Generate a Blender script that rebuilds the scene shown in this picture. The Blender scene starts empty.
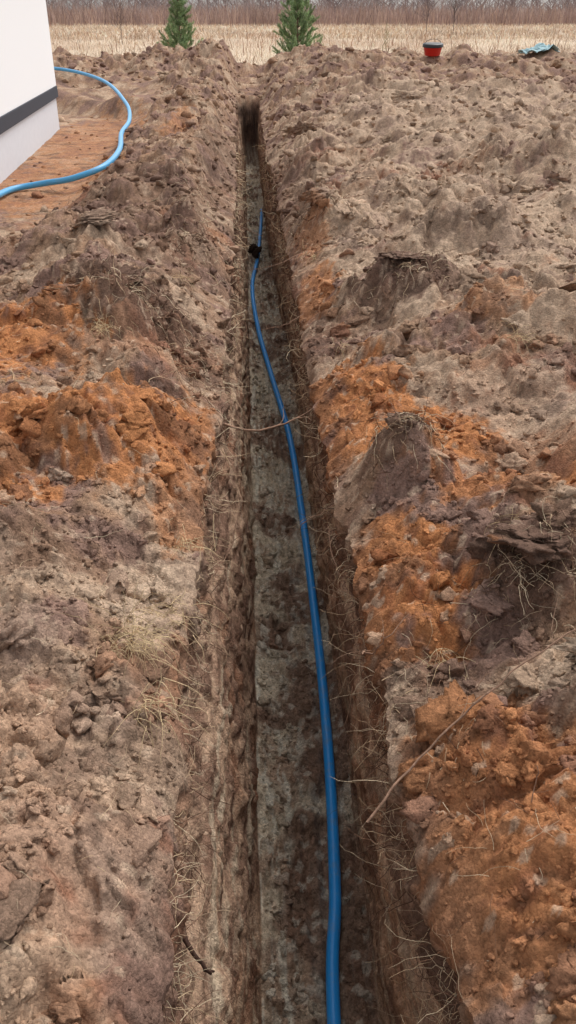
import bpy, math, numpy as np, time
from mathutils import Vector, Matrix
rng=np.random.default_rng(7)
sc=bpy.context.scene
T0=time.time()
# ---------------- noise ----------------
def hsh(ix,iy,seed):
    h=(ix.astype(np.int64)*374761393+iy.astype(np.int64)*668265263+seed*974634777)&0xffffffff
    h=((h^(h>>13))*1274126177)&0xffffffff
    h=((h^(h>>16))*2246822519)&0xffffffff
    h=h^(h>>15)
    return (h&0xffffff)/16777216.0
LUT=np.linspace(0,2*np.pi,1024,endpoint=False);CL=np.cos(LUT);SL=np.sin(LUT)
def perlin(x,y,seed):
    ix=np.floor(x);iy=np.floor(y);fx=x-ix;fy=y-iy
    ii=ix.astype(np.int64);jj=iy.astype(np.int64)
    u=fx*fx*fx*(fx*(fx*6-15)+10);v=fy*fy*fy*(fy*(fy*6-15)+10)
    def g(dx,dy):
        h=((ii+dx)*374761393+(jj+dy)*668265263+seed*974634777)&0xffffffff
        h=((h^(h>>13))*1274126177)&0xffffffff
        a=((h^(h>>16))>>3)&1023
        return CL[a]*(fx-dx)+SL[a]*(fy-dy)
    a=g(0,0);b=g(1,0);c=g(0,1);d=g(1,1)
    return ((a+(b-a)*u)*(1-v)+(c+(d-c)*u)*v)*1.5
def fbm(x,y,scale,octv,seed,gain=.5):
    x=np.asarray(x,float)/scale;y=np.asarray(y,float)/scale;s=0;a=1
    for o in range(octv):
        s=s+a*perlin(x,y,seed+o*17);a*=gain
        x,y=(x*1.62-y*1.18)+3.1,(x*1.18+y*1.62)+7.7
    return s
def worley(x,y,scale,seed,jit=.9,full=False):
    x=x/scale;y=y/scale;ix=np.floor(x);iy=np.floor(y)
    best=np.full(x.shape,9.);sec=np.full(x.shape,9.);bid=np.zeros(x.shape);bx=np.zeros(x.shape);by=np.zeros(x.shape)
    for dx in(-1,0,1):
        for dy in(-1,0,1):
            cx=ix+dx;cy=iy+dy
            r=hsh(cx,cy,seed)
            px=cx+.5+jit*(r-.5);py=cy+.5+jit*(((r*7919.)%1.)-.5)
            d=np.hypot(px-x,py-y)
            m=d<best
            sec=np.where(m,best,np.minimum(sec,d))
            best=np.where(m,d,best);bid=np.where(m,(r*104729.)%1.,bid)
            if full: bx=np.where(m,x-px,bx);by=np.where(m,y-py,by)
    if full: return best,sec,bid,bx,by
    return best,bid
def blocks(x,y,scale,seed,fill=.6,tilt=.6,soft=.3):
    d,s2,r,bx,by=worley(x,y,scale,seed,full=True)
    a=r*6.283*13
    R=.42+.3*((r*91.)%1.)
    dome=np.sqrt(np.maximum(0,1-(d/R)**2))*1.1
    k=(((r*31.)%1.)<fill)
    h=.5+.5*((r*57.)%1.)+tilt*(np.cos(a)*bx+np.sin(a)*by)
    return np.maximum(np.minimum(h,dome),0)*ss(0,soft*.6,s2-d)*k
def ss(a,b,x):
    t=np.clip((x-a)/(b-a),0,1);return t*t*(3-2*t)
# ---------------- trench plan ----------------
YE=21.0; DEP=1.35
def rag(y,s): return .022*fbm(y,y*0+s,.5,3,11)+.016*fbm(y,y*0+s*2,.13,3,13,.6)
def xl(y): return np.interp(y,[-2,.9,1.8,3,4,5.8,9.4,21,30],[-.2,-.215,-.225,-.20,-.155,-.145,-.13,-.2,-.2])+rag(y,3.3)*ss(40,25,y)
def xr(y): return np.interp(y,[-2,.9,1.8,3,4,5.8,9.4,14,21,30],[.41,.39,.355,.33,.31,.33,.33,.28,.32,.4])+1.3*rag(y,9.3)*ss(40,25,y)
def enc(y): return ss(YE+.7,YE-.1,y)*ss(-1.6,-1.4,y)
def H(x,y):
    x=np.asarray(x,float);y=np.asarray(y,float)
    far=ss(34,27,y)*ss(-16,-9,x)*ss(17,11,x)
    dr=x-.34; dl=-.19-x
    wob=fbm(x,y,1.7,2,5)
    Ar=np.interp(y,[-2,1.5,4,8,14,20,24,28,31],[.14,.17,.28,.40,.5,.56,.62,.35,0])
    h=Ar*(.45*ss(-.05,.45,dr)+.55*ss(.1,1.7,dr))*(1+.35*wob)*ss(14,9,x)
    Al=np.interp(y,[-2,1.5,4,7,12,19,23,27,30],[.10,.13,.20,.27,.26,.33,.6,.35,0])
    wl=np.interp(y,[0,5,8,17,21],[3.0,2.0,1.25,1.5,6.0])
    h=h+Al*ss(-.03,.4,dl)*ss(wl+.5,wl-.35,dl)*(1+.5*wob)
    h=h+.35*np.exp(-((y-24.3)/1.7)**2)*np.exp(-(x/1.3)**2)
    h=h+.16*np.exp(-((y-24.6-wob)/1.4)**2)*ss(-9,-5,x)*ss(9,6,x)*(1+fbm(x,y,1.1,2,77))
    flat=ss(-1.45,-1.9,x)*ss(7,8.5,y)*ss(21.5,19.5,y)
    rough=(1-.93*flat)
    edge=ss(-.05,.3,np.where(x>.1,dr,dl))
    w1=fbm(x,y,.11,3,31,.6);w2=fbm(x,y,.11,3,32,.6)
    wx=x+.022*w1;wy=y+.022*w2
    big=1+.03*np.clip(y-4,0,20)
    h=h+rough*far*((.10*fbm(x,y,.8,2,1)*(.3+.7*edge))*big+.036*fbm(x,y,.26,6,2,.52)*(.55+.45*edge))
    m=.5+.5*np.clip(fbm(x,y,.9,2,61)*1.6,-1,1)
    m2=.5+.5*np.clip(fbm(x,y,.5,2,62)*1.8,-1,1)
    b1=blocks(wx,wy,.40,41,.5);b2=blocks(wx,wy,.17,44,.6);b3=blocks(wx+.2*(wx-x),wy,.075,47,.7)
    h=h+far*rough*(.085*b1*edge+.050*b2*(.2+.8*m)*(.4+.6*edge)+.024*b3*(.3+.7*m2))
    b4=blocks(wx,wy+.006*w1,.034,51,.75)
    h=h+far*(.0100*b4*(.35+.65*m)*ss(10,6,y)+.006*fbm(x,y,.04,3,52,.6)*(.5+.5*m2))
    wn=.35*w1+.2*fbm(x,y,.3,3,91)
    for cx,cy,sx,sy,a in MOUNDS:
        q=((x-cx)/sx)**2+((y-cy)/sy)**2
        h=h+a*np.exp(-np.maximum(0,q+wn)**1.7)
    dd=np.minimum(np.abs(x-xl(y)),np.abs(x-xr(y)))
    h=h-(.035+.05*m2)*np.exp(-dd/(.03+.05*m))*enc(y)
    h=h+(1-far)*.05*fbm(x,y,4,2,8)*ss(300,60,np.hypot(x,y))
    return h
MOUNDS=[(.86,2.18,.20,.15,.11),(.98,1.70,.26,.18,.10),(.58,3.0,.14,.16,.10),(.95,5.2,.30,.22,.17),(.62,4.1,.2,.3,.09),
        (-.68,4.75,.35,.4,.17),(-.55,3.2,.35,.3,.08),(-.62,2.0,.3,.25,.07),(.75,1.15,.25,.3,.07),(-.42,6.6,.2,.5,.12),
        (.62,7.6,.22,.6,.17),(.7,10.5,.3,.8,.16),(-1.2,5.9,.35,.35,.14),(1.9,4.2,.4,.3,.14),(1.5,3.1,.25,.25,.10),(1.6,6.3,.4,.4,.16),(-.7,9.5,.3,.7,.14),(2.6,8.5,.5,.5,.18),(-.5,12.5,.3,.9,.15)]
# ---------------- colour (pigment; trench floor lightened in place of light) ----------------
def s2l(c): c=np.array(c)/255.; return np.where(c<=.04045,c/12.92,((c+.055)/1.055)**2.4)
TAN=s2l([164,132,107]);PALE=s2l([193,168,144]);UMB=s2l([116,91,77]);DARK=s2l([95,75,65]);ORG=s2l([188,128,84]);ORG2=s2l([164,107,72]);STRAW=s2l([210,190,166]);MAUV=s2l([146,117,103])
ORANGE=[(-1.25,4.3,.40,.66,1.),(-.85,3.15,.55,.30,1.),(-.38,3.55,.26,.42,1.),(-1.1,2.85,.38,.33,.95),(-.28,3.0,.12,.35,.7),(.48,3.75,.27,.55,1.),(.75,3.35,.32,.3,1.),(.5,2.35,.24,.38,1.),(1.0,2.8,.4,.2,.85),
        (.55,1.3,.22,.42,.8),(.85,1.0,.2,.2,.6),(.45,5.7,.17,.5,.8),(.5,7.0,.15,.6,.5),(-2.3,10.5,.9,1.8,.55),(-2.4,14.5,.8,3.,.5),(-.95,13.5,.25,1.5,.5),(.9,1.42,.2,.14,.6),(1.35,4.4,.3,.15,.5)]
DARKS=[(-.7,4.8,.4,.5,.9),(-.6,6.5,.45,.8,.6),(-1.0,8.0,.6,1.3,.5),(.95,5.15,.34,.26,.85),(.85,2.2,.2,.15,1.),(.6,3.02,.17,.15,.8),(.55,1.75,.12,.3,.6),(-.3,4.6,.12,.4,.6),(-.95,2.45,.4,.2,.5),(.5,9,.2,2.5,.5),(-.35,11,.2,3,.5),(-1.0,1.2,.3,.2,.4),(.42,4.9,.1,.4,.6)]
PALES=[(.98,1.70,.26,.16,1.),(-.36,2.3,.14,.25,.8),(-.5,1.4,.35,.5,.45),(-.3,2.6,.1,.3,.6),(1.2,3.6,.4,.3,.6),(1.6,7,1.2,2.2,.6),(3.5,12,3,5,.6),(-.8,1.9,.3,.3,.35)]
def mix(a,b,t): return a+(b-a)*t[...,None]
def COL(x,y):
    n=fbm(x,y,.5,4,101,.6);n2=fbm(x,y,.13,4,102,.6);n3=fbm(x,y,.05,2,103)
    c=mix(np.broadcast_to(TAN,x.shape+(3,)),np.broadcast_to(MAUV,x.shape+(3,)),ss(-.1,.5,n+.3*n2))
    c=mix(c,PALE,ss(.1,.7,-n+.4*n2+.10)*.7)
    c=mix(c,ORG2,ss(.25,.7,fbm(x,y,.8,3,105)+.3*n2)*.5*ss(14,7,y))
    w=.9*n2+.35*n3+.4*n
    for L,K in((PALES,PALE*1.06),(DARKS,UMB),(ORANGE,ORG)):
        t=np.zeros(x.shape)
        for cx,cy,sx,sy,a in L:
            q=((x-cx)/sx)**2+((y-cy)/sy)**2
            t=np.maximum(t,a*ss(1.35,.55,q+w*.75))
        kk=K if L is not ORANGE else mix(np.broadcast_to(ORG,x.shape+(3,)),ORG2*.9,ss(-.1,.7,n2+n3*.5))
        c=mix(c,kk,t)
    c=mix(c,DARK,ss(.22,.7,fbm(x,y,.28,4,107,.6))*.5)
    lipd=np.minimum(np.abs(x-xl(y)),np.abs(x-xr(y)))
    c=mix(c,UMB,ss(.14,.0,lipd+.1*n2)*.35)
    d,r=worley(x+.01*n3,y,.035,111)
    c=mix(c,PALE*1.1,((r>.84)&(d<.38)).astype(float)*.55*ss(14,6,y))
    fld=np.maximum(ss(27,30,y+1.2*fbm(x,y,1.5,2,120)),ss(10,14,np.abs(x)+1.*fbm(x,y,1.5,2,121)))
    g=mix(np.broadcast_to(STRAW,x.shape+(3,)),s2l([186,160,136]),ss(-.3,.5,fbm(x,y/3,6,3,122)))
    return mix(c,g,fld)
def WCOL(y,z,side):
    n=fbm(y*1.0+side*37,z*2.,.35,5,131,.6);st=fbm(y*1.5+side*9+z*1.0,z*1.2,.2,4,133,.6)
    lay=fbm(y*.25+side*4,z*6,.5,3,139)
    c=mix(np.broadcast_to(s2l([190,158,132]),y.shape+(3,)),s2l([146,115,96]),ss(-.4,.4,n+.5*st))
    c=mix(c,s2l([210,194,168]),ss(.1,.5,lay+.2*n)*ss(-.35,-.6,z)*.6)
    c=mix(c,s2l([124,95,79]),ss(.1,.5,-lay+.2*n)*.6)
    c=mix(c,UMB*1.05,ss(-.45,-.1,z+.2*n)*(.6 if side==0 else .85))
    if side==1:
        c=mix(c,ORG2,ss(.15,.6,fbm(y,z,.5,3,135)+.2)*ss(-1.0,-.3,z)*ss(4.5,2.5,y)*.6)
        c=mix(c,UMB*.9,ss(-.2,.5,n)*.3)
    else:
        c=mix(c,ORG2,ss(.3,.7,fbm(y,z*2,.6,3,136)+.1)*.3)
    d,r=worley(y,z,.03,137)
    return mix(c,PALE*1.1,((r>.9)&(d<.4)).astype(float)*.45)
def FCOL(x,y):  # floor soil, brightened in the colour to stand in for light lost at depth
    n=fbm(x,y,.4,5,141,.6);st=fbm(x*8+.3*n,y*.5,.3,3,142)
    c=mix(np.broadcast_to(s2l([208,192,168]),x.shape+(3,)),s2l([176,150,128]),ss(-.2,.4,n+.25*st))
    c=mix(c,s2l([228,222,204]),ss(.1,.5,st+.4*n)*.75)
    c=mix(c,s2l([138,108,90]),ss(.15,.5,fbm(x,y,.6,4,143,.6))*.85)
    d,r=worley(x+.01*n,y,.045,144)
    return mix(c,s2l([224,216,198]),((r>.7)&(d<.4)).astype(float)*.5)
# ---------------- grid ----------------
def series(a,b,f):
    o=[a]
    while o[-1]<b: o.append(o[-1]+f(o[-1]))
    return np.array(o)
Yr=np.concatenate([np.array([-60,-30,-15,-8,-5,-3.5,-2.6]),series(-2,.5,lambda v:.03 if v<.3 else .012),series(.512,30,lambda v:.0042+.0026*v),series(30.2,700,lambda v:.12*(v-28.5))])
dL=series(.006,9,lambda v:.0055+.0060*v)
dF=series(dL[-1]+.2,600,lambda v:.13*(v-7.5))
off=np.concatenate([dL,dF])
NW=120;NF=60
ny=len(Yr)
XL=xl(Yr)[:,None];XR=xr(Yr)[:,None];E=enc(Yr)[:,None];YY=Yr[:,None]
gx=XL-off[::-1][None,:]
gz=H(gx,YY+0*gx)
rx=XR+off[None,:]
rz=H(rx,YY+0*rx)
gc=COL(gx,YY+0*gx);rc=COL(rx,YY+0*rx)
FL=-.02+.012*fbm(Yr,Yr*0+1,.6,2,21)[:,None]; FR=(np.interp(Yr,[-2,8,13,21],[.41,.40,.30,.29])+.015*fbm(Yr,Yr*0+5,.6,2,22))[:,None]
pp=[(.17,-1.3),(.19,.3),(.235,1.67),(.284,2.14),(.318,2.76),(.334,3.44),(.336,4.15),(.330,5.09),(.30,6.37),(.196,7.7),(.084,9.2),(.035,10.8),(.12,12.2),(.175,13.5),(.225,15.),(.24,17.),(.2,19.5),(.2,20.5)]
def floorz(x,y):
    wx=x+.025*fbm(x,y,.08,3,33);wy=y+.02*fbm(x,y,.1,2,34)
    u=(x-.2)/.22
    b=.035*fbm(x,y,.3,5,151,.55)+.034*blocks(wx,wy,.14,153,.5)+.020*blocks(wx,wy,.06,155,.65)+.012*np.sin(x*95+2*fbm(x,y,1.5,1,9))*ss(-.2,.3,fbm(x,y,.9,2,160))+.006*fbm(x,y,.03,2,157)
    px=np.interp(y,[p[1] for p in pp],[p[0] for p in pp])
    near=np.exp(-((x-px)/.045)**2)*ss(15.3,14.5,y)
    b=b*(1-near)-.012*near
    return -DEP+b+.05*np.abs(u)**4
t=np.linspace(0,1,NW)[None,:]
Hl=H(XL,YY);Hr=H(XR,YY)
fzl=floorz(FL,YY);fzr=floorz(FR,YY)
def wall(XT,XB,ZT,ZB,side):
    z=ZT+(ZB-ZT)*t
    y=YY+0*z
    s=1 if side==0 else -1
    prof=t**(1.15 if side==0 else .8)
    XS=np.convolve(np.pad(XT[:,0],20,'edge'),np.ones(41)/41,'valid')[:,None]
    x=XS+(XB-XS)*prof+(XT-XS)*ss(.22,0,t)
    taper=ss(0,.06,t)*ss(1,.93,t)
    w=.02*fbm(y+side*9,z,.1,3,174,.6)
    a=.020*fbm(y+side*50+z*.4,z*1.3,.35,6,171,.54)
    a=a+.016*blocks(y+side*13+w,z+w,.12,175,.3)+.008*blocks(y+side*3+w,z-w,.045,176,.4)
    a=a+.004*np.sin((z+.25*y+.02*fbm(y,z,.4,2,178))*70)*ss(0,.5,fbm(y+side*8,z,.7,2,180))
    a=a+.035*ss(-.5,-.05,z)*fbm(y+side*30,z,.12,4,179,.6)
    a=a-.018*ss(-.02,.02,z+.42+.06*fbm(y,y*0,.5,2,181))
    return x+s*a*taper,z,y
lx,lz,_=wall(XL,FL,Hl,fzl,0)
wx_,wz_,_=wall(XR,FR,Hr,fzr,1); wx_=wx_[:,::-1];wz_=wz_[:,::-1]
tf=np.linspace(0,1,NF)[None,:]
fx=FL+(FR-FL)*tf;fz=floorz(fx,YY+0*fx)
TX=np.concatenate([lx,fx[:,1:-1],wx_],1);TZ=np.concatenate([lz,fz[:,1:-1],wz_],1)
TY=YY+0*TX
lin=XL+(XR-XL)*np.linspace(0,1,TX.shape[1])[None,:]
En=np.clip(E,0,1)
TX=TX*En+lin*(1-En)
TZ=TZ*En+H(TX,TY)*(1-En)
mid_=(1-np.abs(2*En-1))
TYd=TY+mid_*.12*fbm(TX,TZ,.15,4,190,.6)*(np.linspace(0,1,TX.shape[1])*(1-np.linspace(0,1,TX.shape[1]))*4)[None,:]
TC=np.concatenate([WCOL(YY+0*lz,lz,0),FCOL(fx[:,1:-1],YY+0*fx[:,1:-1]),WCOL(YY+0*wz_,wz_,1)],1)
endc=mix(np.broadcast_to(s2l([118,94,78]),TX.shape+(3,)),s2l([84,66,57]),ss(-.4,.4,fbm(TX,TZ,.12,4,195,.6)))
TC=TC+(endc-TC)*np.clip((1-En)*3+0*TX,0,1)[...,None]
dk=COL(TX,TY);nearlip=ss(-.2,-.03,TZ+.05*fbm(TY,TZ,.1,2,191))
TC=mix(TC,dk,nearlip)
def meshfrom(name,co,q,C,mat):
    me=bpy.data.meshes.new(name)
    co=co.reshape(-1,3).astype(np.float32)
    me.vertices.add(len(co));me.vertices.foreach_set('co',co.ravel())
    me.loops.add(q.size);me.loops.foreach_set('vertex_index',q.ravel().astype(np.int32))
    me.polygons.add(len(q));me.polygons.foreach_set('loop_start',np.arange(0,q.size,4,dtype=np.int32))
    me.update(calc_edges=True)
    at=me.color_attributes.new('Col','FLOAT_COLOR','POINT')
    at.data.foreach_set('color',np.concatenate([C.reshape(-1,3),np.ones((len(co),1))],1).astype(np.float32).ravel())
    me.polygons.foreach_set('use_smooth',np.ones(len(q),bool));me.update()
    ob=bpy.data.objects.new(name,me);sc.collection.objects.link(ob);me.materials.append(mat);return ob
def quads(n,m):
    idx=np.arange(n*m).reshape(n,m)
    return np.stack([idx[:-1,:-1],idx[:-1,1:],idx[1:,1:],idx[1:,:-1]],-1)
# ---------------- materials ----------------
def newmat(name):
    m=bpy.data.materials.new(name);m.use_nodes=True;nt=m.node_tree
    b=nt.nodes['Principled BSDF'];return m,nt,b
def soil(name,bump=.7,scale=1.):
    m,nt,b=newmat(name);N=nt.nodes;L=nt.links
    at=N.new('ShaderNodeAttribute');at.attribute_name='Col'
    tc=N.new('ShaderNodeTexCoord')
    n1=N.new('ShaderNodeTexNoise');n1.inputs['Scale'].default_value=26*scale;n1.inputs['Detail'].default_value=7;n1.inputs['Roughness'].default_value=.75
    L.new(tc.outputs['Object'],n1.inputs['Vector'])
    r1=N.new('ShaderNodeMapRange');r1.inputs['From Min'].default_value=.3;r1.inputs['From Max'].default_value=.7;r1.inputs['To Min'].default_value=.62;r1.inputs['To Max'].default_value=1.36
    L.new(n1.outputs['Fac'],r1.inputs['Value'])
    mx=N.new('ShaderNodeVectorMath');mx.operation='SCALE';L.new(at.outputs['Color'],mx.inputs[0]);L.new(r1.outputs['Result'],mx.inputs['Scale'])
    v=N.new('ShaderNodeTexVoronoi');v.inputs['Scale'].default_value=120*scale
    wv=N.new('ShaderNodeVectorMath');wv.operation='MULTIPLY_ADD';L.new(n1.outputs['Color'],wv.inputs[0]);wv.inputs[1].default_value=(.02,.02,.02);L.new(tc.outputs['Object'],wv.inputs[2]);L.new(wv.outputs[0],v.inputs['Vector'])
    r2=N.new('ShaderNodeMapRange');r2.inputs['To Min'].default_value=.78;r2.inputs['To Max'].default_value=1.22
    sp=N.new('ShaderNodeSeparateColor');L.new(v.outputs['Color'],sp.inputs[0]);L.new(sp.outputs[0],r2.inputs['Value'])
    mx2=N.new('ShaderNodeVectorMath');mx2.operation='SCALE';L.new(mx.outputs[0],mx2.inputs[0]);L.new(r2.outputs['Result'],mx2.inputs['Scale'])
    L.new(mx2.outputs[0],b.inputs['Base Color'])
    b.inputs['Roughness'].default_value=.95;b.inputs['Specular IOR Level'].default_value=.12
    n2=N.new('ShaderNodeTexNoise');n2.inputs['Scale'].default_value=70*scale;n2.inputs['Detail'].default_value=5;n2.inputs['Roughness'].default_value=.72
    L.new(tc.outputs['Object'],n2.inputs['Vector'])
    bp=N.new('ShaderNodeBump');bp.inputs['Strength'].default_value=bump;bp.inputs['Distance'].default_value=.018/scale
    L.new(n2.outputs['Fac'],bp.inputs['Height'])
    bp2=N.new('ShaderNodeBump');bp2.invert=True;bp2.inputs['Strength'].default_value=bump*.8;bp2.inputs['Distance'].default_value=.009/scale
    L.new(v.outputs['Distance'],bp2.inputs['Height']);L.new(bp.outputs['Normal'],bp2.inputs['Normal'])
    L.new(bp2.outputs['Normal'],b.inputs['Normal'])
    return m
def simple(name,col,rough=.8,spec=.3,var=.2,scale=8,bump=0):
    m,nt,b=newmat(name);N=nt.nodes;L=nt.links
    tc=N.new('ShaderNodeTexCoord');n=N.new('ShaderNodeTexNoise');n.inputs['Scale'].default_value=scale;n.inputs['Detail'].default_value=6
    L.new(tc.outputs['Object'],n.inputs['Vector'])
    cr=N.new('ShaderNodeMix');cr.data_type='RGBA'
    c=np.array(col);cr.inputs[6].default_value=(*(c*(1-var)),1);cr.inputs[7].default_value=(*np.minimum(c*(1+var),1),1)
    L.new(n.outputs['Fac'],cr.inputs[0]);L.new(cr.outputs[2],b.inputs['Base Color'])
    b.inputs['Roughness'].default_value=rough;b.inputs['Specular IOR Level'].default_value=spec
    if bump:
        bp=N.new('ShaderNodeBump');bp.inputs['Strength'].default_value=bump;bp.inputs['Distance'].default_value=.01;L.new(n.outputs['Fac'],bp.inputs['Height']);L.new(bp.outputs['Normal'],b.inputs['Normal'])
    return m
M_soil=soil('soil');M_tr=soil('trench_soil',.65)
nl=gx.shape[1]
X=np.concatenate([gx,TX[:,:1],TX[:,-1:],rx],1);Z=np.concatenate([gz,TZ[:,:1],TZ[:,-1:],rz],1)
Y=YY+0*X;Y[:,nl]=TYd[:,0];Y[:,nl+1]=TYd[:,-1]
C=np.concatenate([gc,TC[:,:1],TC[:,-1:],rc],1)
q=quads(*X.shape);q=np.concatenate([q[:,:nl],q[:,nl+1:]],1).reshape(-1,4)
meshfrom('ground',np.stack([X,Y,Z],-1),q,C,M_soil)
meshfrom('trench',np.stack([TX,TYd,TZ],-1),quads(*TX.shape).reshape(-1,4),TC,M_tr)
class Acc:
    def __init__(s): s.v=[];s.f=[];s.c=[];s.n=0
    def add(s,v,f,c):
        v=np.asarray(v,float);f=np.asarray(f)
        s.v.append(v);s.f.append(f+s.n);s.c.append(np.broadcast_to(c,(len(v),3)));s.n+=len(v)
    def build(s,name,mat,smooth=True):
        me=bpy.data.meshes.new(name)
        v=np.concatenate(s.v).astype(np.float32);me.vertices.add(len(v));me.vertices.foreach_set('co',v.ravel())
        lo=np.concatenate([f.ravel() for f in s.f]).astype(np.int32)
        sz=np.concatenate([np.full(len(f),f.shape[1]) for f in s.f])
        st=np.concatenate([[0],np.cumsum(sz)[:-1]]).astype(np.int32)
        me.loops.add(len(lo));me.loops.foreach_set('vertex_index',lo)
        me.polygons.add(len(sz));me.polygons.foreach_set('loop_start',st)
        me.update(calc_edges=True)
        at=me.color_attributes.new('Col','FLOAT_COLOR','POINT')
        c=np.concatenate(s.c);at.data.foreach_set('color',np.concatenate([c,np.ones((len(c),1))],1).astype(np.float32).ravel())
        me.polygons.foreach_set('use_smooth',np.full(len(sz),smooth));me.update()
        ob=bpy.data.objects.new(name,me);sc.collection.objects.link(ob);me.materials.append(mat);return ob
def tube(P,R,k):
    P=np.asarray(P,float);n=len(P);R=np.broadcast_to(R,(n,))
    T=np.gradient(P,axis=0);T/=np.linalg.norm(T,axis=1)[:,None]+1e-9
    up=np.array([0,0,1.]) if abs(T[0][2])<.9 else np.array([1.,0,0])
    A=np.cross(T,up);A/=np.linalg.norm(A,axis=1)[:,None]+1e-9;B=np.cross(T,A)
    a=np.arange(k)*2*np.pi/k
    V=P[:,None]+R[:,None,None]*(np.cos(a)[None,:,None]*A[:,None]+np.sin(a)[None,:,None]*B[:,None])
    i=np.arange(n-1)[:,None]*k;j=np.arange(k)[None,:];j2=(j+1)%k
    F=np.stack([i+j,i+j2,i+k+j2,i+k+j],-1).reshape(-1,4)
    return V.reshape(-1,3),F
def spline(P,m):
    P=np.asarray(P,float);P=np.concatenate([[2*P[0]-P[1]],P,[2*P[-1]-P[-2]]])
    o=[]
    for i in range(1,len(P)-2):
        for u in np.linspace(0,1,m,endpoint=False):
            o.append(.5*((2*P[i])+(-P[i-1]+P[i+1])*u+(2*P[i-1]-5*P[i]+4*P[i+1]-P[i+2])*u*u+(-P[i-1]+3*P[i]-3*P[i+1]+P[i+2])*u**3))
    o.append(P[-2]);return np.array(o)
# ---------------- clods ----------------
import bmesh
def ico(n):
    b=bmesh.new();bmesh.ops.create_icosphere(b,subdivisions=n,radius=1)
    v=np.array([x.co[:] for x in b.verts]);f=np.array([[x.index for x in q.verts] for q in b.faces]);b.free();return v,f
def lump(v,seed,k=.35,cuts=7):
    s=seed*7.3
    n=fbm(v[:,0]+s,v[:,1]+v[:,2]*.7,1.2,4,200,.6)+fbm(v[:,2]+s,v[:,0]-v[:,1]*.6,.9,4,201,.6)
    w=v*(1+k*n)[:,None]
    r=np.random.default_rng(seed)
    w=w*r.uniform(.6,1.3,3)
    for _ in range(cuts):
        p=r.normal(size=3);p/=np.linalg.norm(p);d=w@p;lim=r.uniform(.4,.8)
        w=w-np.outer(np.maximum(0,d-lim)*.95,p)
    return w
i2v,i2f=ico(2);i3v,i3f=ico(3);i4v,i4f=ico(4);i5v,i5f=ico(5)
V2=[lump(i2v,i) for i in range(20)];V3=[lump(i3v,20+i,.55) for i in range(24)];V5=[lump(i5v,50+i,.5) for i in range(8)]
V4=[]
for i in range(16):
    v=lump(i4v,80+i,.55,6);V4.append(v*(1+.16*fbm(v[:,0]+i*9,v[:,1]+v[:,2]*1.3,.28,4,231,.6))[:,None])
def rots(n):
    q=rng.normal(size=(n,4));q/=np.linalg.norm(q,axis=1)[:,None];a,b,c,d=q.T
    return np.stack([np.stack([1-2*(c*c+d*d),2*(b*c-a*d),2*(b*d+a*c)],-1),np.stack([2*(b*c+a*d),1-2*(b*b+d*d),2*(c*d-a*b)],-1),np.stack([2*(b*d-a*c),2*(c*d+a*b),1-2*(b*b+c*c)],-1)],1)
def scatter(A,x,y,z,s,c,VV,FF,sq=.75):
    n=len(x);R=rots(n);vi=rng.integers(len(VV),size=n)
    for k in range(len(VV)):
        m=np.where(vi==k)[0]
        if not len(m): continue
        V=np.einsum('nij,vj->nvi',R[m],VV[k])*s[m,None,None]*np.array([1,1,sq])+np.stack([x[m],y[m],z[m]],-1)[:,None]
        F=FF[None]+(np.arange(len(m))*len(VV[k]))[:,None,None]
        A.add(V.reshape(-1,3),F.reshape(-1,3),np.repeat(np.minimum(c[m],.8),len(VV[k]),0))
A=Acc()
n=46000
y=np.exp(rng.uniform(np.log(.6),np.log(26),n))
x=rng.uniform(-1,1,n)*(.9+y*.42)+.05*y
ok=((x<xl(y)-.01)|(x>xr(y)+.01)|(y>YE+.6))&(x>-6)&(x<10)
dens=fbm(x,y,.4,4,210,.6)
ok&=(dens>rng.uniform(-.7,.5,n))
ok&=~((x<-1.7)&(y>7.5)&(y<20)&(rng.random(n)<.9))
x=x[ok];y=y[ok];n=len(x)
s=(.0035+.0013*y)*(rng.pareto(2.3,n)+1);s=np.minimum(s,.036+.0035*y)
z=H(x,y)+s*.05;c=COL(x,y)*rng.uniform(.85,1.18,(n,1))
b=(s>.012)&(y<8)
scatter(A,x[~b],y[~b],z[~b],s[~b],c[~b],V2,i2f)
scatter(A,x[b],y[b],z[b],s[b],c[b],V3,i3f)
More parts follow.
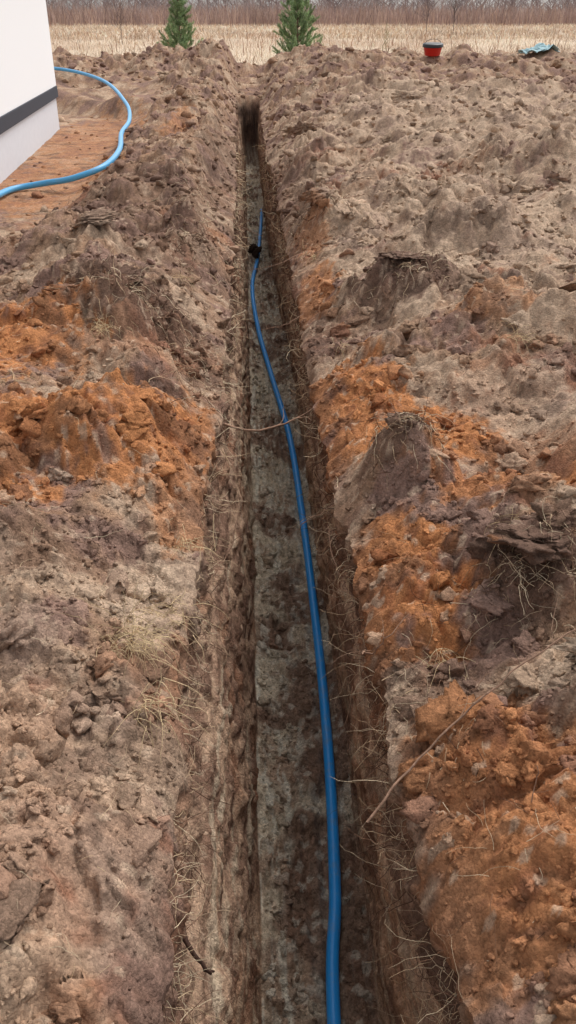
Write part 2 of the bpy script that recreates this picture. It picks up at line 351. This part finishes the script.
# medium lumps, half sunk
n=330;y=np.exp(rng.uniform(np.log(.9),np.log(22),n));x=rng.uniform(-1,1,n)*(.9+y*.42)+.05*y
ok=((x<xl(y)-.06)|(x>xr(y)+.06))&~((x<-1.7)&(y>7.5)&(y<20));x=x[ok];y=y[ok];n=len(x)
s=rng.uniform(.028,.07,n)*(1+.06*y)
scatter(A,x,y,H(x,y)-s*.05,s,COL(x,y)*rng.uniform(.85,1.1,(n,1)),V4,i4f,.6)
def rot1(): return rots(1)[0]
for cx,cy,r,k in [(1.02,1.70,.15,PALE),(.88,2.2,.12,UMB),(.97,2.3,.08,DARK),(.6,3.05,.07,UMB),(-.42,1.75,.06,TAN),(-.6,1.35,.05,TAN),(-.33,2.35,.05,PALE),(1.15,2.9,.08,PALE),
                  (.95,5.3,.13,UMB),(-.75,4.9,.12,UMB),(-.95,4.6,.09,MAUV),(-1.05,5.9,.12,MAUV),(.62,7.5,.13,UMB),(1.6,4.6,.1,PALE),(1.3,5.6,.09,PALE),
                  (-.7,7.6,.1,UMB),(-.6,9.2,.13,MAUV),(1.9,8.2,.15,PALE),(.9,9.3,.13,MAUV),(2.6,9.8,.17,PALE),(.8,11.8,.16,TAN),(-.8,12,.15,MAUV),(2.5,14,.2,PALE),(-.9,15.5,.17,TAN),(1.2,16.5,.2,TAN)]:
    zz=float(H(np.array([cx]),np.array([cy]))[0])
    v=(V5[rng.integers(8)]@rot1().T);v=v*(1+.22*fbm(v[:,0]*1.+cx*9,v[:,1]+v[:,2],.3,5,230,.6))[:,None]*r*np.array([1.2,1,.5])+[cx,cy,zz]
    A.add(v,i5f,COL(v[:,0],v[:,1])*.75+k*.25)
n=2600;y=np.exp(rng.uniform(np.log(1.2),np.log(19),n));u=rng.random(n);x=.2+.19*np.sign(u-.5)*np.abs(2*u-1)**.7;x=np.where(y>11,x*.75,x);s=(.004+.0009*y)*(rng.pareto(2.5,n)+1);s=np.minimum(s,.032)
px=np.interp(y,[p[1] for p in pp],[p[0] for p in pp]);k_=(np.abs(x-px)>.03+s)|(s<.008)
x=x[k_];y=y[k_];s=s[k_]
scatter(A,x,y,floorz(x,y)+s*.1,s,FCOL(x,y)*rng.uniform(.8,1.15,(len(x),1)),V3,i3f)
A.build('dirt_clods',soil('clod_soil',.7,1.3))
A=Acc();v=V5[3]*np.array([.13,.16,.10])+[.09,12.35,-1.22];A.add(v,i5f,DARK*.5);A.build('dark_stone',soil('stone_soil',.4))
# ---------------- pipes ----------------
def pipe_mat(name,col):
    m,nt,b=newmat(name);N=nt.nodes;L=nt.links
    tc=N.new('ShaderNodeTexCoord');nn=N.new('ShaderNodeTexNoise');nn.inputs['Scale'].default_value=14;nn.inputs['Detail'].default_value=8;nn.inputs['Roughness'].default_value=.7
    L.new(tc.outputs['Object'],nn.inputs['Vector'])
    r=N.new('ShaderNodeMapRange');r.inputs['From Min'].default_value=.52;r.inputs['From Max'].default_value=.75;r.inputs['To Max'].default_value=.45;L.new(nn.outputs['Fac'],r.inputs['Value'])
    mx=N.new('ShaderNodeMix');mx.data_type='RGBA';mx.inputs[6].default_value=(*col,1);mx.inputs[7].default_value=(.28,.27,.25,1)
    L.new(r.outputs['Result'],mx.inputs[0]);L.new(mx.outputs[2],b.inputs['Base Color'])
    b.inputs['Roughness'].default_value=.38;b.inputs['Specular IOR Level'].default_value=.5
    return m
P=spline([(a,b,-1.318+.006*math.sin(b*1.3)-(.12*max(0,min(1,(b-15)/1.5)))) for a,b in pp],14)
A=Acc();v,f=tube(P,.0245,18);A.add(v,f,[0,.2,.6]);A.build('water_pipe',pipe_mat('blue_pe',(.02,.34,.90)))
pc=[(-2.42,6.2),(-2.5,8.0),(-2.58,9.2),(-2.54,9.85),(-2.25,10.0),(-1.85,9.85),(-1.55,10.1),(-1.52,11.1),(-1.74,13.1),(-1.85,15.0),(-2.1,16.6),(-2.85,19.),(-4.2,20.6),(-6,20.8)]
P=spline([(a,b,0) for a,b in pc],14);h0=H(P[:,0],P[:,1]);hz=np.array([h0[max(0,i-12):i+13].max() for i in range(len(h0))])
for _ in range(3): hz=np.convolve(np.pad(hz,10,'edge'),np.ones(21)/21,'valid')
P[:,2]=hz+.03
A=Acc();v,f=tube(P,.032,16);A.add(v,f,[0,.2,.6]);A.build('water_pipe.001',pipe_mat('pale_blue_pe',(.08,.38,.68)))
# ---------------- roots, twigs, dry tufts ----------------
def strand(A,p,d,L,r,col,seg=7,curl=.5,grav=.6):
    d=np.array(d,float);d/=np.linalg.norm(d);P=[np.array(p,float)]
    w=rng.normal(size=3)*curl
    for i in range(seg):
        d=d+w/seg+rng.normal(size=3)*curl*.35+np.array([0,0,-grav/seg]);d/=np.linalg.norm(d);P.append(P[-1]+d*L/seg)
    v,f=tube(P,r*np.linspace(1,.35,seg+1),3);A.add(v,f,col)
    return P
def hz_(x,y): return float(H(np.array([float(x)]),np.array([float(y)]))[0])
A=Acc();RC=[s2l([196,170,138]),s2l([130,100,80]),s2l([210,190,160]),s2l([90,66,54])]
nn_=2300
ya=np.exp(rng.uniform(math.log(.8),math.log(14),nn_));sa=rng.random(nn_)<.55;xa=np.where(sa,xl(ya),xr(ya));za=H(xa,ya)-np.abs(rng.normal(size=nn_))*.17-.01
for i in range(nn_):
    d=((1 if sa[i] else -1)*rng.uniform(.1,1),rng.normal()*.7,rng.uniform(-.9,.5))
    strand(A,(xa[i]-(.01 if sa[i] else -.01),ya[i],za[i]),d,rng.uniform(.03,.18)*(1+.05*ya[i]),(.0005+.00026*ya[i])*rng.uniform(.6,1.8),RC[rng.integers(4)]*rng.uniform(.8,1.2),curl=1.0)
for cx,cy,sx,sy,n in [(.85,2.15,.16,.12,280),(.95,5.15,.25,.2,180),(-.7,4.7,.3,.3,360),(.6,3.0,.1,.1,130),(-.35,4.4,.15,.5,200),(-.42,6.5,.2,.5,180),(.45,1.7,.1,.4,80),(-1.0,2.5,.3,.15,100),(.62,7.5,.2,.4,120),(-.5,8.5,.2,.8,120)]:
    xx=cx+rng.normal(size=n)*sx*.6;yy=cy+rng.normal(size=n)*sy*.6;zz=H(xx,yy)
    for i in range(n):
        strand(A,(xx[i],yy[i],zz[i]+rng.uniform(0,.03)),(rng.normal(),rng.normal()-.6,rng.uniform(-.2,.5)),rng.uniform(.05,.18)*(1+.03*cy),(.0005+.0002*cy)*rng.uniform(.7,1.6),RC[rng.integers(4)]*rng.uniform(.7,1.2),curl=.9,grav=1.4)
n=1400;yy=np.exp(rng.uniform(math.log(.9),math.log(12),n));xx=rng.uniform(-1,1,n)*(.7+.4*yy);zz=H(xx,yy)
for i in range(n):
    if -.25<xx[i]<.45: continue
    strand(A,(xx[i],yy[i],zz[i]+.008),(rng.normal(),rng.normal(),rng.uniform(-.05,.3)),rng.uniform(.03,.15),(.0005+.0002*yy[i]),RC[rng.integers(4)],curl=.6,grav=.4)
rm=soil('root_bark',.1);A.build('roots',rm)
A=Acc()
def twig(pts,r,br=3,c=(150,120,100)):
    P=spline(pts,6);P=P+rng.normal(size=P.shape)*.0025
    v,f=tube(P,r*np.linspace(1,.45,len(P)),6);A.add(v,f,s2l(c))
    for k in range(br):
        j=rng.integers(len(P)//3,len(P)-1);strand(A,P[j],(P[j]-P[j-1])+rng.normal(size=3)*.02,rng.uniform(.06,.16),r*.45,s2l([146,118,98]),curl=.5,grav=.1)
twig([(.26,1.42,-.03),(.40,1.53,.07),(.58,1.62,.19),(.80,1.70,.32),(1.05,1.75,.40)],.0038,4)
twig([(-.2,4.05,-.12),(.0,4.0,-.16),(.2,4.05,-.13),(.38,4.1,-.05)],.007,2)
twig([(.36,2.08,-.05),(.32,2.0,.03),(.30,1.9,.10)],.003,3)
twig([(.36,2.08,-.05),(.40,2.05,.04),(.47,2.1,.09)],.0025,2)
twig([(-.17,2.9,-.3),(-.10,3.0,-.22),(-.07,3.1,-.12)],.003,2)
twig([(.62,1.25,.08),(.60,1.28,.19),(.61,1.3,.28)],.002,1)
twig([(.36,2.6,-.2),(.30,2.7,-.12),(.28,2.8,0)],.0025,1)
twig([(-.20,1.3,-.28),(-.15,1.25,-.33),(-.13,1.28,-.40)],.007,0,(70,52,44))
twig([(.42,5.6,.0),(.25,5.5,-.08),(.08,5.55,-.14)],.004,3)
twig([(.44,6.9,.05),(.2,6.8,-.03),(.0,6.95,-.10)],.004,2)
twig([(-.2,8.6,-.05),(.0,8.5,-.12),(.15,8.6,-.2)],.005,2)
twig([(.38,3.1,-.05),(.22,3.05,-.14),(.12,3.1,-.25)],.002,2)
twig([(.5,7.8,.2),(.75,7.5,.33),(1.0,7.6,.36)],.006,2)
A.build('twigs',rm)
A=Acc()
for cx,cy,n in[(-.38,2.0,110),(-.30,1.72,35),(-.30,2.25,40),(.9,2.35,60),(.5,4.6,30),(-.27,2.7,30),(.52,2.0,30),(-.75,4.3,50),(-.9,1.6,20),(-.5,5.6,40),(1.3,4.0,25),(-1.1,3.6,30),(.5,6.5,40)]:
    zc=hz_(cx,cy)
    for i in range(n):
        xx=cx+rng.normal()*.04;yy=cy+rng.normal()*.04
        strand(A,(xx,yy,zc+.01),(rng.normal()*.8+.3,rng.normal()*.7-.3,rng.uniform(.3,1.2)),rng.uniform(.08,.2),.0013,s2l([216,190,150])*rng.uniform(.6,1.1),curl=.5,grav=2.2)
A.build('dry_grass_tuft',rm)
# ---------------- field grass ----------------
gm,nt,b=newmat('dry_grass');at=nt.nodes.new('ShaderNodeAttribute');at.attribute_name='Col';nt.links.new(at.outputs['Color'],b.inputs['Base Color']);b.inputs['Roughness'].default_value=.9;b.inputs['Specular IOR Level'].default_value=.1
def blades(AA,x,y,hh,ww,cols,lean=.35):
    n=len(x);z=H(x,y)-.02
    a=rng.uniform(0,2*np.pi,n);h=hh*rng.uniform(.5,1.3,n)*(1+.6*fbm(x,y,3,2,300));w=ww*rng.uniform(.6,1.4,n)
    lx_=rng.normal(size=n)*lean*h;ly_=rng.normal(size=n)*lean*h
    b=np.stack([x,y,z],-1);dx=np.stack([np.cos(a)*w,np.sin(a)*w,0*w],-1)
    mid=b+np.stack([lx_*.35,ly_*.35,h*.6],-1);tip=b+np.stack([lx_,ly_,h],-1)
    V=np.stack([b-dx,b+dx,mid+dx*.7,mid-dx*.7,tip],1).reshape(-1,3)
    i=np.arange(n)*5+AA.n
    tint=np.clip(1+.3*fbm(x,y*.4,5,3,301),.6,1.3)[:,None]
    c=np.minimum(cols[rng.integers(len(cols),size=n)]*rng.uniform(.8,1.2,(n,1))*tint,.85)
    AA.v.append(V);AA.c.append(np.repeat(c,5,0));AA.f+=[np.stack([i,i+1,i+2,i+3],-1),np.stack([i+3,i+2,i+4],-1)];AA.n+=len(V)
GC=np.array([s2l([230,210,186]),s2l([214,190,166]),s2l([196,168,144]),s2l([232,216,196])])
A=Acc()
y=28.5+45*rng.random(36000)**1.2;x=rng.uniform(-1,1,36000)*(8+y*.4)+.05*y;blades(A,x,y,.24,.011,GC,.7)
y=rng.uniform(70,170,45000);x=rng.uniform(-1,1,45000)*(y*.42)+.05*y;blades(A,x,y,.32,.035,GC,.7)
A.build('field_grass',gm,False)
A=Acc();n=34000;y=rng.uniform(135,230,n);x=rng.uniform(-1,1,n)*(y*.42)+.05*y
blades(A,x,y,2.1,.05,np.array([s2l([170,146,136]),s2l([152,130,124]),s2l([184,160,146])]),.25)
y=rng.uniform(36,135,1800);x=rng.uniform(-1,1,1800)*(y*.42)+.05*y;blades(A,x,y,.6,.02,np.array([s2l([165,128,108]),s2l([180,146,122])]),.3)
A.build('brush',gm,False)
A=Acc()
TCc=[s2l([150,136,134]),s2l([136,122,121]),s2l([164,150,147])]
for i in range(520):
    yy=rng.uniform(200,270);xx=rng.uniform(-1,1)*yy*.42+.05*yy;h=rng.uniform(6,12);c=TCc[rng.integers(3)]
    p0=np.array([xx,yy,0.]);P=[p0+np.array([rng.normal()*.25*k,0,h*k/4]) for k in range(5)]
    v,f=tube(P,np.linspace(.10,.03,5),4);A.add(v,f,c)
    for j in range(16):
        k=rng.uniform(.03,.95);b0=p0+np.array([0,0,h*k]);aa=rng.uniform(0,6.28);L=h*.24*(1.1-k)+.6
        tip=b0+np.array([math.cos(aa)*L,math.sin(aa)*L,L*.8]);m_=(b0+tip)/2+rng.normal(size=3)*.2
        v,f=tube([b0,m_,tip],[.07,.055,.035],3);A.add(v,f,c)
A.build('distant_bare_trees',gm)
def bare(name,x,y,h,n,c,r=.018):
    A=Acc();z0=hz_(x,y)-.02
    P=[np.array([x+rng.normal()*.03*k,y,z0+h*k/6]) for k in range(7)];v,f=tube(P,np.linspace(r,r/3,7),6);A.add(v,f,c)
    for i in range(n):
        k=rng.uniform(.15,.95);aa=rng.uniform(0,6.28);L=h*.35*(1.15-k)
        S=strand(A,(x,y,z0+h*k),(math.cos(aa),math.sin(aa),1.2),L,r*.4,c,curl=.25,grav=-.3)
        for q in range(4): strand(A,S[rng.integers(2,6)],(rng.normal(),rng.normal(),.8),L*.4,r*.22,c,curl=.3,grav=-.2)
    A.build(name,gm)
bare('bare_sapling',-7.2,58,3.6,30,s2l([110,94,88]))
bare('bare_sapling.001',4.4,30,1.35,18,s2l([130,125,85]),.012)
bare('bare_sapling.002',16,85,4.5,40,s2l([105,92,90]),.03)
bare('bare_sapling.003',19,88,5.0,40,s2l([105,92,90]),.03)
# ---------------- pines ----------------
pm,nt,b=newmat('pine_needles');at=nt.nodes.new('ShaderNodeAttribute');at.attribute_name='Col';nt.links.new(at.outputs['Color'],b.inputs['Base Color']);b.inputs['Roughness'].default_value=.6;b.inputs['Specular IOR Level'].default_value=.25
def pine(name,x,y,h,w):
    A=Acc();z0=hz_(x,y)-.03;bark=s2l([120,98,80])
    v,f=tube([np.array([x,y,z0+h*k/8]) for k in range(9)],np.linspace(.035,.008,9),8);A.add(v,f,bark)
    NV=[];NC=[]
    def needles(P,dens,L):
        P=np.array(P)
        for k in range(len(P)-1):
            m=max(2,int(dens*np.linalg.norm(P[k+1]-P[k])))
            d=(P[k+1]-P[k]);d/=np.linalg.norm(d)+1e-9
            base=P[k]+(P[k+1]-P[k])*rng.random((m,1))
            nd=rng.normal(size=(m,3));nd/=np.linalg.norm(nd,axis=1)[:,None];nd=nd*.8+d*.6;nd/=np.linalg.norm(nd,axis=1)[:,None]
            sd=np.cross(nd,rng.normal(size=(m,3)));sd/=np.linalg.norm(sd,axis=1)[:,None]+1e-9
            ll=L*rng.uniform(.7,1.2,(m,1))
            NV.append(np.stack([base-sd*.005,base+sd*.005,base+nd*ll],1).reshape(-1,3))
            c=np.array([.27,.38,.20])*rng.uniform(.6,1.5)*rng.uniform(.8,1.2,(m,1))+np.array([.05,.04,0])*rng.random((m,1));NC.append(np.repeat(c,3,0))
    nw=10
    for wv in range(nw):
        k=.06+.88*wv/(nw-1)
        nb=rng.integers(5,8);L=w*.5*(1-k)**.75*1.1+.1
        for i in range(nb):
            aa=i*2*math.pi/nb+rng.uniform(-.3,.3);ln=L*rng.uniform(.75,1.15)
            S=[np.array([x,y,z0+h*k+rng.uniform(-.03,.03)])];d=np.array([math.cos(aa),math.sin(aa),.35+.5*k])
            for q in range(5):
                d=d+np.array([0,0,.13]);S.append(S[-1]+d/np.linalg.norm(d)*ln/5)
            v,f=tube(S,np.linspace(.010,.004,6),4);A.add(v,f,bark);needles(S[1:],560,.08)
            for q in range(5):
                j=rng.integers(1,5);d2=(S[5]-S[0]);d2/=np.linalg.norm(d2);d2=d2+rng.normal(size=3)*.5;d2[2]=abs(d2[2])+.1;d2/=np.linalg.norm(d2)
                S2=[S[j],S[j]+d2*ln*.2,S[j]+d2*ln*.38+np.array([0,0,.03])];v,f=tube(S2,[.005,.004,.003],3);A.add(v,f,bark);needles(S2,560,.075)
    top=[np.array([x,y,z0+h*.9]),np.array([x,y,z0+h*1.0]),np.array([x,y,z0+h*1.08])];needles(top,500,.07)
    v=np.concatenate(NV);A.add(v,np.arange(len(v)).reshape(-1,3),[0,0,0]);A.c[-1]=np.concatenate(NC)
    A.build(name,pm,False)
pine('pine_tree',-1.95,30,2.25,1.3)
pine('pine_tree.001',1.65,30,2.2,1.65)
# ---------------- house ----------------
def empty(name,loc,rz):
    e=bpy.data.objects.new(name,None);e.location=loc;e.rotation_euler=(0,0,rz);sc.collection.objects.link(e);return e
def box(name,par,a,b_,mat,bev=0):
    bm=bmesh.new();bmesh.ops.create_cube(bm,size=1)
    for v in bm.verts: v.co=Vector([(a[i]+b_[i])/2+v.co[i]*(b_[i]-a[i]) for i in range(3)])
    me=bpy.data.meshes.new(name);bm.to_mesh(me);bm.free();me.materials.append(mat)
    o=bpy.data.objects.new(name,me);sc.collection.objects.link(o);o.parent=par
    if bev: md=o.modifiers.new('b','BEVEL');md.width=bev;md.segments=2
    return o
hs=empty('white_house',(-3.10,15.8,0),math.radians(3.2))
wh=simple('white_render',(.88,.88,.88),.9,.2,.01,30,.05);bd=simple('dark_trim',(.035,.04,.055),.6,.3,.15,6);pl=simple('plinth_render',(.66,.67,.70),.9,.1,.06,12,.15)
rf=simple('roof_sheet',(.05,.05,.055),.5,.4,.1,5);gl=simple('window_glass',(.03,.035,.04),.08,.5,.1,2);fr=simple('window_frame',(.08,.08,.09),.5,.3,.1,4)
box('plinth',hs,(-8,-11,-.4),(-.025,-.025,.49),pl,.004)
box('base_trim',hs,(-8.02,-11.02,.49),(.012,.012,.655),bd,.004)
box('walls',hs,(-8,-11,.655),(0,0,3.1),wh,.006)
def meshob(name,par,v,f,mat):
    me=bpy.data.meshes.new(name);me.from_pydata(v,[],f);me.materials.append(mat);o=bpy.data.objects.new(name,me);sc.collection.objects.link(o);o.parent=par;return o
meshob('gables',hs,[(0,-.001,3.1),(-8,-.001,3.1),(-4,-.001,5.3),(0,-10.999,3.1),(-8,-10.999,3.1),(-4,-10.999,5.3)],[(0,1,2),(3,5,4)],wh)
meshob('roof',hs,[(.3,.3,2.95),(.3,-11.3,2.95),(-4,-11.3,5.4),(-4,.3,5.4),(-8.3,.3,2.95),(-8.3,-11.3,2.95),(.3,.3,3.12),(.3,-11.3,3.12),(-4,-11.3,5.57),(-4,.3,5.57),(-8.3,.3,3.12),(-8.3,-11.3,3.12)],
 [(0,1,2,3),(3,2,5,4),(6,9,8,7),(9,10,11,8),(0,6,7,1),(4,5,11,10),(0,3,9,6),(3,4,10,9),(1,7,8,2),(2,8,11,5)],rf)
yy=-8.6
box('window_frame',hs,(-.05,yy-.75,1.2),(.02,yy+.75,2.5),fr,.004);box('window_pane',hs,(-.04,yy-.68,1.27),(.024,yy-.03,2.43),gl);box('window_pane_b',hs,(-.04,yy+.03,1.27),(.024,yy+.68,2.43),gl)
box('window_frame_b',hs,(-5,-.05,1.2),(-3.4,.02,2.5),fr,.004);box('window_pane_c',hs,(-4.93,-.04,1.27),(-3.47,.024,2.43),gl)
# ---------------- bucket on the crest of the heap ----------------
def lathe(name,par,prof,mat,k=28):
    v=[];f=[]
    for r,z in prof:
        for j in range(k): a=2*math.pi*j/k;v.append((r*math.cos(a),r*math.sin(a),z))
    for i in range(len(prof)-1):
        for j in range(k): f.append((i*k+j,i*k+(j+1)%k,(i+1)*k+(j+1)%k,(i+1)*k+j))
    o=meshob(name,par,v,f,mat)
    for p in o.data.polygons:p.use_smooth=True
    return o
def crest(kx):
    yy=np.linspace(20,26,240);hh=H(yy*kx,yy);i=int(np.argmax((hh-1.7)/yy));return yy[i]*kx,yy[i],hh[i]
bx,by,bz=crest(.196)
bk=empty('red_bucket',(bx,by,bz-.03),.4);bk.rotation_euler=(.08,-.05,.4)
red=simple('red_plastic',(.62,.03,.02),.4,.4,.1,6);blk=simple('black_plastic',(.02,.02,.022),.45,.4,.1,6)
lathe('body',bk,[(.0,.0),(.17,.0),(.18,.01),(.225,.20),(.235,.20),(.235,.21),(.215,.21),(.17,.03),(0,.03)],red)
lathe('lid',bk,[(.245,.18),(.245,.24),(.235,.25),(.15,.26),(.05,.265),(0,.265)],blk)
P=[(.24*math.cos(a),.02,.22+.12*math.sin(a)) for a in np.linspace(0,math.pi,14)];v,f=tube(P,.006,6);meshob('handle',bk,[tuple(q) for q in v],[tuple(int(k) for k in q) for q in f],blk)
# ---------------- pale blue tarp ----------------
tx,ty,tz=crest(.305)
A=Acc();g=40;U,W=np.meshgrid(np.linspace(-.5,.5,g),np.linspace(-.35,.35,g));x=tx+U*.9+.15*fbm(U,W,.3,3,400);y=ty-.2+W*1.0+.15*fbm(W,U,.3,3,401)
z=H(x,y)*.6+.4*tz+.03+.07*np.abs(fbm(U,W,.22,4,402))
A.add(np.stack([x,y,z],-1).reshape(-1,3),quads(g,g).reshape(-1,4),[.5,.65,.7]);A.build('blue_tarp',simple('tarp_sheet',(.36,.52,.55),.7,.2,.15,5))
# ---------------- light & camera ----------------
w=bpy.data.worlds.new('World');sc.world=w;w.use_nodes=True;nt=w.node_tree
sky=nt.nodes.new('ShaderNodeTexSky');sky.sky_type='NISHITA';sky.sun_disc=False
EL=55;AZ=38
sky.sun_elevation=math.radians(EL);sky.sun_rotation=math.radians(AZ);sky.dust_density=3
hsn=nt.nodes.new('ShaderNodeHueSaturation');hsn.inputs['Saturation'].default_value=.2;hsn.inputs['Value'].default_value=1.5
nt.links.new(sky.outputs[0],hsn.inputs['Color']);nt.links.new(hsn.outputs[0],nt.nodes['Background'].inputs[0]);nt.nodes['Background'].inputs[1].default_value=.15
sl=bpy.data.lights.new('sun','SUN');sl.energy=1.45;sl.angle=math.radians(32);sl.color=(1,.96,.91)
so=bpy.data.objects.new('sun',sl);sc.collection.objects.link(so)
d=Vector((math.sin(math.radians(AZ))*math.cos(math.radians(EL)),math.cos(math.radians(AZ))*math.cos(math.radians(EL)),math.sin(math.radians(EL))))
so.rotation_euler=d.to_track_quat('Z','Y').to_euler()
sc.view_settings.view_transform='Standard';sc.view_settings.look='None';sc.view_settings.exposure=0
cd=bpy.data.cameras.new('camera');cd.sensor_fit='VERTICAL';cd.sensor_height=24;cd.lens=12/math.tan(math.radians(31));cd.clip_end=2000;cd.clip_start=.05
co=bpy.data.objects.new('camera',cd);co.location=(0,0,1.7);co.rotation_euler=(math.radians(59.6),0,math.radians(-2.6));sc.collection.objects.link(co);sc.camera=co
print('done t',time.time()-T0)
